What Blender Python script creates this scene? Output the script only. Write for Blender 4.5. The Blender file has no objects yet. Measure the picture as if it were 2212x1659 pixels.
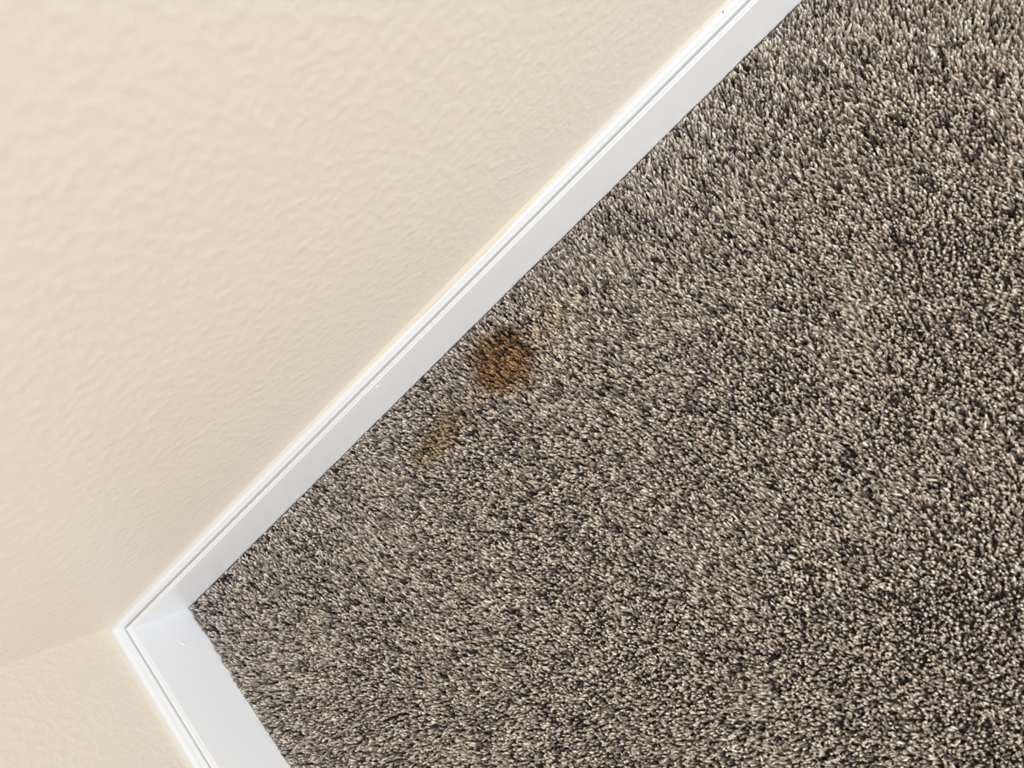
import bpy, math
import numpy as np
from mathutils import Matrix, Vector

sc = bpy.context.scene
col = sc.collection
rng = np.random.default_rng(7)

# ------------------------------------------------------------------ camera
R = np.array([[0.713061, -0.648578, -0.266253],
              [-0.683752, -0.727279, -0.059566],
              [-0.155007, 0.224526, -0.962061]])
CAM = np.array([0.520643, -0.21823, 0.602882])
F_PX, W_PX, H_PX = 1450.0, 2212.0, 1659.0
cam = bpy.data.cameras.new('camera')
cam.sensor_fit = 'HORIZONTAL'
cam.sensor_width = 36.0
cam.lens = 36.0 * F_PX / W_PX
cam.clip_start = 0.01
cam.dof.use_dof = True
cam.dof.focus_distance = 0.62
cam.dof.aperture_fstop = 4.8
cam_o = bpy.data.objects.new('camera', cam)
col.objects.link(cam_o)
m = Matrix.Identity(4)
for i in range(3):
    m[i][0], m[i][1], m[i][2], m[i][3] = R[0][i], -R[1][i], -R[2][i], CAM[i]
cam_o.matrix_world = m
sc.camera = cam_o

# ------------------------------------------------------------------ light
world = bpy.data.worlds.new('world')
sc.world = world
world.use_nodes = True
bg = world.node_tree.nodes['Background']
bg.inputs[0].default_value = (1.0, 0.965, 0.935, 1)
bg.inputs[1].default_value = 1.83


def area(name, loc, target, sx, sy, power, color):
    l = bpy.data.lights.new(name, 'AREA')
    l.shape = 'RECTANGLE'
    l.size, l.size_y, l.energy, l.color = sx, sy, power, color
    o = bpy.data.objects.new(name, l)
    o.location = loc
    o.rotation_euler = (Vector(target) - Vector(loc)).to_track_quat('-Z', 'Y').to_euler()
    col.objects.link(o)
    return o


area('window_daylight', (2.7, -1.9, 1.3), (0.4, -0.2, 0.0), 1.2, 1.3, 42.0, (0.78, 0.90, 1.0))

sc.view_settings.view_transform = 'Standard'
sc.view_settings.look = 'None'
sc.view_settings.gamma = 1.0
sc.view_settings.use_curve_mapping = False
sc.view_settings.exposure = 0.0

# ------------------------------------------------------------------ measures
H = 0.090                  # top of baseboard above the subfloor
T = 0.01215                # thickness of baseboard
ANG = -0.0222568           # the left wall is a little out of square
U = np.array([math.sin(ANG), -math.cos(ANG)])     # along the left wall
NB = np.array([math.cos(ANG), math.sin(ANG)])     # its normal into the room
PILE = 0.0085              # height of the carpet tips
LA, LB, HW = 3.0, 3.0, 2.4


def corner(d):
    """plan point at distance d from both walls"""
    return np.linalg.solve(np.array([NB, [0.0, -1.0]]), [d, d])


# ------------------------------------------------------------------ materials
def new_mat(name):
    mt = bpy.data.materials.new(name)
    mt.use_nodes = True
    nt = mt.node_tree
    return mt, nt, nt.nodes['Principled BSDF']


def wall_paint():
    mt, nt, b = new_mat('cream wall paint')
    tc = nt.nodes.new('ShaderNodeTexCoord')
    n1 = nt.nodes.new('ShaderNodeTexNoise')
    n1.inputs['Scale'].default_value = 140
    n1.inputs['Detail'].default_value = 2
    n1.inputs['Roughness'].default_value = 0.5
    n2 = nt.nodes.new('ShaderNodeTexNoise')
    n2.inputs['Scale'].default_value = 45
    n2.inputs['Detail'].default_value = 2
    r1 = nt.nodes.new('ShaderNodeMapRange')
    r1.interpolation_type = 'LINEAR'
    r1.inputs['From Min'].default_value = 0.42
    r1.inputs['From Max'].default_value = 0.85
    mul = nt.nodes.new('ShaderNodeMath'); mul.operation = 'MULTIPLY'
    add = nt.nodes.new('ShaderNodeMath'); add.operation = 'ADD'
    half = nt.nodes.new('ShaderNodeMath'); half.operation = 'MULTIPLY'
    bump = nt.nodes.new('ShaderNodeBump')
    bump.inputs['Strength'].default_value = 0.32
    bump.inputs['Distance'].default_value = 0.0014
    for n in (n1, n2):
        nt.links.new(tc.outputs['Object'], n.inputs['Vector'])
    nt.links.new(n1.outputs['Fac'], r1.inputs['Value'])
    nt.links.new(r1.outputs['Result'], mul.inputs[0])
    mul.inputs[1].default_value = 1.3
    nt.links.new(mul.outputs[0], add.inputs[0])
    nt.links.new(n2.outputs['Fac'], half.inputs[0])
    half.inputs[1].default_value = 0.3
    nt.links.new(half.outputs[0], add.inputs[1])
    nt.links.new(add.outputs[0], bump.inputs['Height'])
    nt.links.new(bump.outputs['Normal'], b.inputs['Normal'])
    b.inputs['Base Color'].default_value = (0.755, 0.680, 0.572, 1)
    b.inputs['Roughness'].default_value = 0.42
    b.inputs['Specular IOR Level'].default_value = 0.35
    return mt


def trim_paint():
    mt, nt, b = new_mat('white trim paint')
    tc = nt.nodes.new('ShaderNodeTexCoord')
    n1 = nt.nodes.new('ShaderNodeTexNoise')
    n1.inputs['Scale'].default_value = 60
    n1.inputs['Detail'].default_value = 3
    bump = nt.nodes.new('ShaderNodeBump')
    bump.inputs['Strength'].default_value = 0.12
    bump.inputs['Distance'].default_value = 0.0006
    nt.links.new(tc.outputs['Object'], n1.inputs['Vector'])
    nt.links.new(n1.outputs['Fac'], bump.inputs['Height'])
    nt.links.new(bump.outputs['Normal'], b.inputs['Normal'])
    b.inputs['Base Color'].default_value = (0.82, 0.825, 0.845, 1)
    b.inputs['Roughness'].default_value = 0.28
    b.inputs['Specular IOR Level'].default_value = 0.5
    return mt


def plain(name, c, rough=0.9, spec=0.2):
    mt, nt, b = new_mat(name)
    b.inputs['Base Color'].default_value = (*c, 1)
    b.inputs['Roughness'].default_value = rough
    b.inputs['Specular IOR Level'].default_value = spec
    return mt


def yarn():
    mt, nt, b = new_mat('heathered carpet yarn')
    a = nt.nodes.new('ShaderNodeAttribute')
    a.attribute_name = 'yarn_colour'
    nt.links.new(a.outputs['Color'], b.inputs['Base Color'])
    b.inputs['Roughness'].default_value = 0.75
    b.inputs['Specular IOR Level'].default_value = 0.12
    return mt


def backing():
    mt, nt, b = new_mat('dark carpet backing')
    tc = nt.nodes.new('ShaderNodeTexCoord')
    n1 = nt.nodes.new('ShaderNodeTexNoise')
    n1.inputs['Scale'].default_value = 330
    n1.inputs['Detail'].default_value = 2
    cr = nt.nodes.new('ShaderNodeValToRGB')
    cr.color_ramp.elements[0].position = 0.38
    cr.color_ramp.elements[0].color = (0.03, 0.026, 0.022, 1)
    cr.color_ramp.elements[1].position = 0.62
    cr.color_ramp.elements[1].color = (0.16, 0.14, 0.12, 1)
    nt.links.new(tc.outputs['Object'], n1.inputs['Vector'])
    nt.links.new(n1.outputs['Fac'], cr.inputs['Fac'])
    nt.links.new(cr.outputs['Color'], b.inputs['Base Color'])
    b.inputs['Roughness'].default_value = 1.0
    b.inputs['Specular IOR Level'].default_value = 0.1
    return mt


M_WALL, M_TRIM, M_YARN, M_BACK = wall_paint(), trim_paint(), yarn(), backing()
M_BLACK = plain('black scuff', (0.02, 0.02, 0.025), 0.6)
M_STRAW = plain('straw fibre', (0.62, 0.50, 0.30), 0.7)
M_LINT = plain('white lint', (0.85, 0.85, 0.85), 0.9)
M_CEIL = plain('white ceiling paint', (0.8, 0.8, 0.79), 0.9, 0.2)
M_CAULK = plain('cream caulk', (0.755, 0.682, 0.568), 0.5, 0.35)


def mesh_obj(name, verts, faces, mat, smooth=False, parent=None, kind=None):
    me = bpy.data.meshes.new(name)
    me.from_pydata([tuple(map(float, v)) for v in verts], [], faces)
    me.materials.append(mat)
    if smooth:
        me.polygons.foreach_set('use_smooth', [True] * len(me.polygons))
    me.validate()
    me.update()
    o = bpy.data.objects.new(name, me)
    col.objects.link(o)
    if parent is not None:
        o.parent = parent
    if kind:
        o['kind'] = kind
    return o


# ------------------------------------------------------------------ room shell
def slab(name, p, q, n, h, thick, label):
    """an upright wall from plan point p to q, thickened away from the room (n = normal into it)"""
    p, q, n = map(np.array, (p, q, n))
    pb, qb = p - n * thick, q - n * thick
    v = [(*p, 0), (*q, 0), (*q, h), (*p, h), (*pb, 0), (*qb, 0), (*qb, h), (*pb, h)]
    f = [(0, 1, 2, 3), (5, 4, 7, 6), (4, 0, 3, 7), (1, 5, 6, 2), (3, 2, 6, 7), (4, 5, 1, 0)]
    o = mesh_obj(name, v, f, M_WALL, kind='structure')
    o['label'] = label
    o['category'] = 'wall'
    return o


slab('wall_back', (0, 0), (LA, 0), (0, -1), HW, 0.10,
     'large cream painted wall filling the upper left, orange-peel texture')
slab('wall_left', tuple(U * LB), (0, 0), NB, HW, 0.10,
     'small piece of cream wall in the bottom left corner')

fl = mesh_obj('floor', [(-0.1, 0.1, -0.02), (LA, 0.1, -0.02), (LA, -LB, -0.02), (-0.1, -LB, -0.02),
                        (-0.1, 0.1, 0.0), (LA, 0.1, 0.0), (LA, -LB, 0.0), (-0.1, -LB, 0.0)],
              [(0, 1, 2, 3), (7, 6, 5, 4), (0, 4, 5, 1), (1, 5, 6, 2), (2, 6, 7, 3), (3, 7, 4, 0)],
              M_BACK, kind='structure')
fl['label'] = 'floor under the carpet pile'
fl['category'] = 'floor'

ce = mesh_obj('ceiling', [(-0.1, 0.1, HW), (LA, 0.1, HW), (LA, -LB, HW), (-0.1, -LB, HW),
                          (-0.1, 0.1, HW + 0.05), (LA, 0.1, HW + 0.05), (LA, -LB, HW + 0.05), (-0.1, -LB, HW + 0.05)],
              [(0, 1, 2, 3), (7, 6, 5, 4), (0, 4, 5, 1), (1, 5, 6, 2), (2, 6, 7, 3), (3, 7, 4, 0)],
              M_CEIL, kind='structure')
ce['label'] = 'white ceiling above the room'
ce['category'] = 'ceiling'

# ------------------------------------------------------------------ baseboards
# profile: (distance from the wall, height), from the wall at the top down to the floor
PROF = [(0.0, H), (0.0028, H + 0.0001), (0.0043, H - 0.0005), (0.0053, H - 0.0016), (0.0058, H - 0.0034),
        (0.0061, H - 0.0058), (0.0064, H - 0.0086), (0.0069, H - 0.0108), (0.0077, H - 0.0116), (0.0084, H - 0.0108),
        (0.0090, H - 0.0094), (0.0096, H - 0.0084), (0.0104, H - 0.0084), (0.0110, H - 0.0092), (0.0113, H - 0.0106),
        (0.0114, H - 0.0120), (0.0118, H - 0.0121), (0.0121, H - 0.0123), (T, H - 0.0129), (T, H - 0.0150),
        (T, H - 0.03), (T, 0.03), (T, 0.0), (0.0, 0.0)]


def baseboard(name, side, label):
    n = len(PROF)
    v = []
    stations = [0.0, 0.06, 0.12, 0.2, 0.3, 0.45, 0.6, 0.8, 1.0, 1.5, 2.2, LA - 0.02]
    for s in stations:
        for d, z in PROF:
            c = corner(d)
            p = (c[0] + s, c[1]) if side == 'back' else (c[0] + U[0] * s, c[1] + U[1] * s)
            v.append((p[0], p[1], z))
    f = []
    for k in range(len(stations) - 1):
        for i in range(n):
            j = (i + 1) % n
            q = (k * n + i, k * n + j, (k + 1) * n + j, (k + 1) * n + i)
            f.append(q if side == 'left' else q[::-1])
    e = (len(stations) - 1) * n
    f.append(tuple(range(n)))
    f.append(tuple(range(e + n - 1, e - 1, -1)))
    o = mesh_obj(name, v, f, M_TRIM, smooth=True, kind='structure')
    o.data.set_sharp_from_angle(angle=math.radians(38))
    o['label'] = label
    o['category'] = 'baseboard'
    return o


bb_back = baseboard('baseboard_back', 'back',
                    'long white moulded baseboard running diagonally under the large cream wall')
bb_left = baseboard('baseboard_left', 'left',
                    'short white moulded baseboard at the bottom left meeting the long one at the corner')


# bead of wall-coloured caulk lapping over the top edge of the long baseboard
def caulk():
    xs = np.linspace(0.235, 0.62, 90)
    kx = [0.235, 0.253, 0.364, 0.38, 0.444, 0.466, 0.51, 0.564, 0.60, 0.62]
    ky = [0.0002, 0.0006, 0.0021, 0.0024, 0.0046, 0.0052, 0.0040, 0.0019, 0.0006, 0.0002]
    w = np.interp(xs, kx, ky)
    w = np.convolve(np.pad(w, 4, 'edge'), np.ones(9) / 9, 'valid')
    w = w + 0.00012 * np.sin(xs * 210) + 0.00010 * np.sin(xs * 517 + 1)
    w = np.maximum(w, 0.0001)
    v, f, n = [], [], 6
    def top(d):
        return float(np.interp(d, [p[0] for p in PROF[:7]], [p[1] for p in PROF[:7]]))
    for x, d in zip(xs, w):
        hgt = d * 0.9
        for i in range(n):
            a = i / (n - 1)
            y = d * (1 - a) ** 1.5
            zz = top(y) + hgt * a ** 1.5 * 1.0
            v.append((x, -y, zz + (0.00012 if 0 < i else -0.0001)))
        v.append((x, 0.0004, H - 0.0005))
    n += 1
    for k in range(len(xs) - 1):
        for i in range(n):
            j = (i + 1) % n
            f.append((k * n + j, k * n + i, (k + 1) * n + i, (k + 1) * n + j))
    e = (len(xs) - 1) * n
    f.append(tuple(range(n)))
    f.append(tuple(range(e + n - 1, e - 1, -1)))
    o = mesh_obj('caulk_bead', v, f, M_CAULK, smooth=True, parent=bb_back)
    o['label'] = 'pale yellow caulk lapping over the baseboard top'


caulk()


def blob(name, centre, ax, ay, az, n, mat, parent, label):
    """low rounded drip: half ellipsoid standing on a face; ax, ay in the face, az out of it"""
    ax, ay, az, c = map(np.array, (ax, ay, az, centre))
    v, f = [c + az], []
    rings = 4
    for r in range(1, rings + 1):
        th = r / rings * math.pi / 2
        for k in range(n):
            a = 2 * math.pi * k / n
            v.append(c + az * math.cos(th) + (ax * math.cos(a) + ay * math.sin(a)) * math.sin(th))
    for k in range(n):
        f.append((0, 1 + k, 1 + (k + 1) % n))
    for r in range(rings - 1):
        for k in range(n):
            a, b = 1 + r * n + k, 1 + r * n + (k + 1) % n
            f.append((a, a + n, b + n, b))
    f.append(tuple(1 + (rings - 1) * n + k for k in range(n))[::-1])
    o = mesh_obj(name, v, f, mat, smooth=True, parent=parent)
    o['label'] = label
    return o


nb3 = np.array([NB[0], NB[1], 0.0])
u3 = np.array([U[0], U[1], 0.0])
z3 = np.array([0, 0, 1.0])
pl = corner(T)
pn = np.array([pl[0], pl[1], 0]) + u3 * 0.0325 + z3 * 0.0367
blob('paint_drip', pn, u3 * 0.0030 - z3 * 0.0022, z3 * 0.0016 + u3 * 0.0010, nb3 * 0.0007, 14, M_TRIM, bb_left,
     'small hardened paint drip on the flat face')
blob('paint_drip', np.array([0.3446, -T, 0.0707]), np.array([0.0018, 0, -0.001]), np.array([0.0004, 0, 0.0009]),
     np.array([0, -0.0007, 0]), 12, M_TRIM, bb_back, 'tiny raised speck of white paint')
# black nick on the rounded cap near the top of the frame
blob('scuff_mark', np.array([0.7478, -0.0036, H - 0.0001]), np.array([0.0010, 0.0011, 0]),
     np.array([0.00022, -0.00022, 0]), np.array([0, 0, 0.0002]), 10, M_BLACK, bb_back, 'tiny black scuff')

# ------------------------------------------------------------------ carpet
STRAND_N = 3


def value_noise(x, y, scale, seed):
    """smooth 2-D value noise in 0..1"""
    g = np.random.default_rng(seed).random((256, 256))
    x, y = x / scale + 50, y / scale + 50
    xi, yi = np.floor(x).astype(int), np.floor(y).astype(int)
    fx, fy = x - xi, y - yi
    fx, fy = fx * fx * (3 - 2 * fx), fy * fy * (3 - 2 * fy)
    a, b = g[xi % 256, yi % 256], g[(xi + 1) % 256, yi % 256]
    c, d = g[xi % 256, (yi + 1) % 256], g[(xi + 1) % 256, (yi + 1) % 256]
    return (a * (1 - fx) + b * fx) * (1 - fy) + (c * (1 - fx) + d * fx) * fy


def grid(x0, x1, y0, y1, s):
    gx, gy = np.meshgrid(np.arange(x0, x1, s), np.arange(y0, y1, s * 0.9))
    gx = gx + (np.arange(gx.shape[0])[:, None] % 2) * s / 2
    x = gx.ravel() + (rng.random(gx.size) - 0.5) * s * 0.95
    y = gy.ravel() + (rng.random(gx.size) - 0.5) * s * 0.95
    keep = (y < -T - 0.0008) & (x * NB[0] + y * NB[1] > T + 0.0008)
    return x[keep], y[keep]


SP = 0.00272
x, y = grid(-0.02, 1.18, -0.84, 0.0, SP)
size = np.ones_like(x)
xc, yc = grid(-0.03, 1.45, -1.05, 0.0, SP * 1.4)       # slightly thicker yarn farther out from the corner
outside = (xc > 1.18) | (yc < -0.84)
x = np.concatenate([x, xc[outside]])
y = np.concatenate([y, yc[outside]])
size = np.concatenate([size, np.full(outside.sum(), 1.35)])
n = len(x)

# lean of the pile: mostly towards the long wall, wandering in patches
big = value_noise(x, y, 0.11, 3)
mid = value_noise(x, y, 0.03, 4)
turn = np.radians(92 + 34 * (value_noise(x, y, 0.16, 5) - 0.5) * 2 + 14 * np.clip((-y - 0.1) / 0.4, 0, 1)
                  + rng.normal(0, 20, n))
lean = (0.85 + 0.5 * (big - 0.5) + 0.5 * (mid - 0.5)) * rng.uniform(0.4, 1.5, n)
hgt = PILE * (0.86 + 0.10 * (value_noise(x, y, 0.012, 6) - 0.5) * 2) * rng.uniform(0.78, 1.15, n)
lx, ly = np.cos(turn) * lean * hgt, np.sin(turn) * lean * hgt
rad = rng.uniform(0.00110, 0.00172, n) * size
# strands beside the boards stay clear of them
room_y = (-y - T) - rad - 0.0002
ly = np.minimum(ly, np.maximum(room_y, 0.0))
room_x = (x * NB[0] + y * NB[1] - T) - rad - 0.0002
lx = np.maximum(lx, -np.maximum(room_x, 0.0))

# yarn colours: heather of beige, taupe and near black brown
pick = rng.random(n)
clump = value_noise(x, y, 0.0042, 8)
pick = np.clip(pick * 0.72 + clump * 0.42 - 0.02, 0, 1)
pal = np.array([[0.035, 0.030, 0.028], [0.265, 0.224, 0.198], [0.51, 0.438, 0.382],
                [0.725, 0.632, 0.55], [0.92, 0.82, 0.725]])
colr = np.stack([np.interp(pick, [0.13, 0.28, 0.48, 0.70, 0.95], pal[:, k]) for k in range(3)], 1)
colr *= rng.uniform(0.85, 1.15, n)[:, None]

# old spills: a round rust-brown one and a paler olive-brown one beside it
wob = (value_noise(x, y, 0.012, 11) - 0.5) * 0.30 + (value_noise(x, y, 0.005, 12) - 0.5) * 0.25
d1 = np.hypot(x - 0.4332, y + 0.0611) / 0.0305 + wob
s1 = 1 / (1 + np.exp((d1 - 1.0) / 0.07))
ex, ey = x - 0.3405, y + 0.0697
d2 = np.hypot(ex / 0.036, (ey - 0.10 * ex) / 0.0155) + wob
s2 = 1 / (1 + np.exp((d2 - 0.98) / 0.10))
halo = np.exp(-(((x - 0.487) / 0.035) ** 2 + ((y + 0.066) / 0.020) ** 2)) * 0.40
tail = np.exp(-(((x - 0.392) / 0.016) ** 2 + ((y + 0.068) / 0.010) ** 2)) * 0.40
edge1 = np.clip(1 - np.abs(d1 - 0.80) / 0.25, 0, 1)


def tint(c, amt, colour, sat):
    lum = c @ np.array([0.3, 0.5, 0.2])
    t = lum[:, None] * np.array(colour)[None] * sat + np.array(colour)[None] * 0.02
    return c * (1 - amt[:, None]) + t * amt[:, None]


colr = tint(colr, halo, (1.12, 0.88, 0.52), 1.0)
colr = tint(colr, tail, (1.05, 0.80, 0.46), 0.85)
colr = tint(colr, s2 * 0.80, (1.08, 0.78, 0.44), 0.72)
colr = tint(colr, s1 * 0.95, (1.18, 0.68, 0.34), 0.55)
colr *= (1 - 0.22 * s1 * edge1)[:, None]
colr = np.clip(colr, 0.008, 0.9)


def strands(name, sel, parent=None):
    k = int(sel.sum())
    X, Y, h, r = x[sel], y[sel], hgt[sel], rad[sel]
    LX, LY, cc = lx[sel], ly[sel], colr[sel]
    ph = rng.uniform(0, 2 * math.pi, k)
    bx, by = rng.normal(0, 0.0006, k), rng.normal(0, 0.0006, k)
    ts = np.array([0.0, 0.55, 0.88])
    rs = np.array([0.70, 1.0, 0.85])
    per = STRAND_N * 3 + 1
    co = np.empty((k, per, 3))
    for ring in range(3):
        t = ts[ring]
        cx = X + LX * t ** 1.5 + bx * math.sin(t * math.pi)
        cy = Y + LY * t ** 1.5 + by * math.sin(t * math.pi)
        for s in range(STRAND_N):
            a = ph + 2 * math.pi * s / STRAND_N + t * 1.3
            co[:, ring * STRAND_N + s, 0] = cx + np.cos(a) * r * rs[ring]
            co[:, ring * STRAND_N + s, 1] = cy + np.sin(a) * r * rs[ring]
            co[:, ring * STRAND_N + s, 2] = h * t
    co[:, -1, 0], co[:, -1, 1], co[:, -1, 2] = X + LX, Y + LY, h
    # nothing pokes into the boards
    co[:, :, 1] = np.minimum(co[:, :, 1], -T - 0.0001)
    dist = co[:, :, 0] * NB[0] + co[:, :, 1] * NB[1]
    co[:, :, 0] += np.maximum(T + 0.0001 - dist, 0)
    tri = []
    for ring in range(2):
        for s in range(STRAND_N):
            a, b = ring * STRAND_N + s, ring * STRAND_N + (s + 1) % STRAND_N
            tri += [(a, b, b + STRAND_N), (a, b + STRAND_N, a + STRAND_N)]
    for s in range(STRAND_N):
        tri.append((2 * STRAND_N + s, 2 * STRAND_N + (s + 1) % STRAND_N, per - 1))
    tri = np.array(tri)
    allt = (tri[None] + (np.arange(k) * per)[:, None, None]).reshape(-1).astype(np.int32)
    nt = len(allt) // 3
    me = bpy.data.meshes.new(name)
    me.vertices.add(k * per)
    me.vertices.foreach_set('co', co.reshape(-1).astype(np.float32))
    me.loops.add(nt * 3)
    me.loops.foreach_set('vertex_index', allt)
    me.polygons.add(nt)
    me.polygons.foreach_set('loop_start', np.arange(0, nt * 3, 3, dtype=np.int32))
    me.polygons.foreach_set('use_smooth', np.ones(nt, dtype=bool))
    at = me.attributes.new('yarn_colour', 'FLOAT_COLOR', 'POINT')
    rgba = np.ones((k, per, 4), dtype=np.float32)
    rgba[:, :, :3] = cc[:, None, :]
    at.data.foreach_set('color', rgba.reshape(-1))
    me.materials.append(M_YARN)
    me.update()
    o = bpy.data.objects.new(name, me)
    col.objects.link(o)
    o['kind'] = 'stuff'
    if parent is not None:
        o.parent = parent
    return o


is1 = (s1 > 0.5)
is2 = (s2 > 0.5) & ~is1
carpet = strands('carpet', ~is1 & ~is2)
carpet['label'] = 'speckled beige, taupe and black cut-pile carpet covering the floor'
carpet['category'] = 'carpet'
st = strands('stain', is1, carpet)
st['label'] = 'round dark rust-brown stain soaked into the pile'
st = strands('stain', is2, carpet)
st['label'] = 'paler elongated olive-brown stain nearer the corner'


# ------------------------------------------------------------------ loose fibres
def fibre(name, pts, r, mat, label, cat):
    pts = np.array(pts, float)
    v, f, n = [], [], 5
    for i, p in enumerate(pts):
        t = pts[min(i + 1, len(pts) - 1)] - pts[max(i - 1, 0)]
        t /= np.linalg.norm(t)
        a = np.cross(t, [0, 0, 1.0]); a /= np.linalg.norm(a)
        b = np.cross(a, t)
        rr = r * (0.5 if i in (0, len(pts) - 1) else 1.0)
        for k in range(n):
            th = 2 * math.pi * k / n
            v.append(p + a * math.cos(th) * rr + b * math.sin(th) * rr)
    for i in range(len(pts) - 1):
        for k in range(n):
            f.append((i * n + k, i * n + (k + 1) % n, (i + 1) * n + (k + 1) % n, (i + 1) * n + k))
    f.append(tuple(range(n))[::-1])
    e = (len(pts) - 1) * n
    f.append(tuple(range(e, e + n)))
    o = mesh_obj(name, v, f, mat, smooth=True)
    o['label'] = label
    o['category'] = cat
    return o


fibre('straw_fibre', [(0.4615, -0.0725, 0.0092), (0.4650, -0.0757, 0.0097), (0.4690, -0.0795, 0.0098), (0.4728, -0.0828, 0.0092)],
      0.00042, M_STRAW, 'thin straw-coloured fibre lying on the carpet at the edge of the round stain', 'fibre')
fibre('lint_thread', [(0.0089, -0.1610, 0.0150), (0.0091, -0.1680, 0.0132), (0.0102, -0.1745, 0.0112), (0.0135, -0.1800, 0.0095)],
      0.00030, M_LINT, 'short white thread of lint between the short baseboard and the carpet', 'lint')
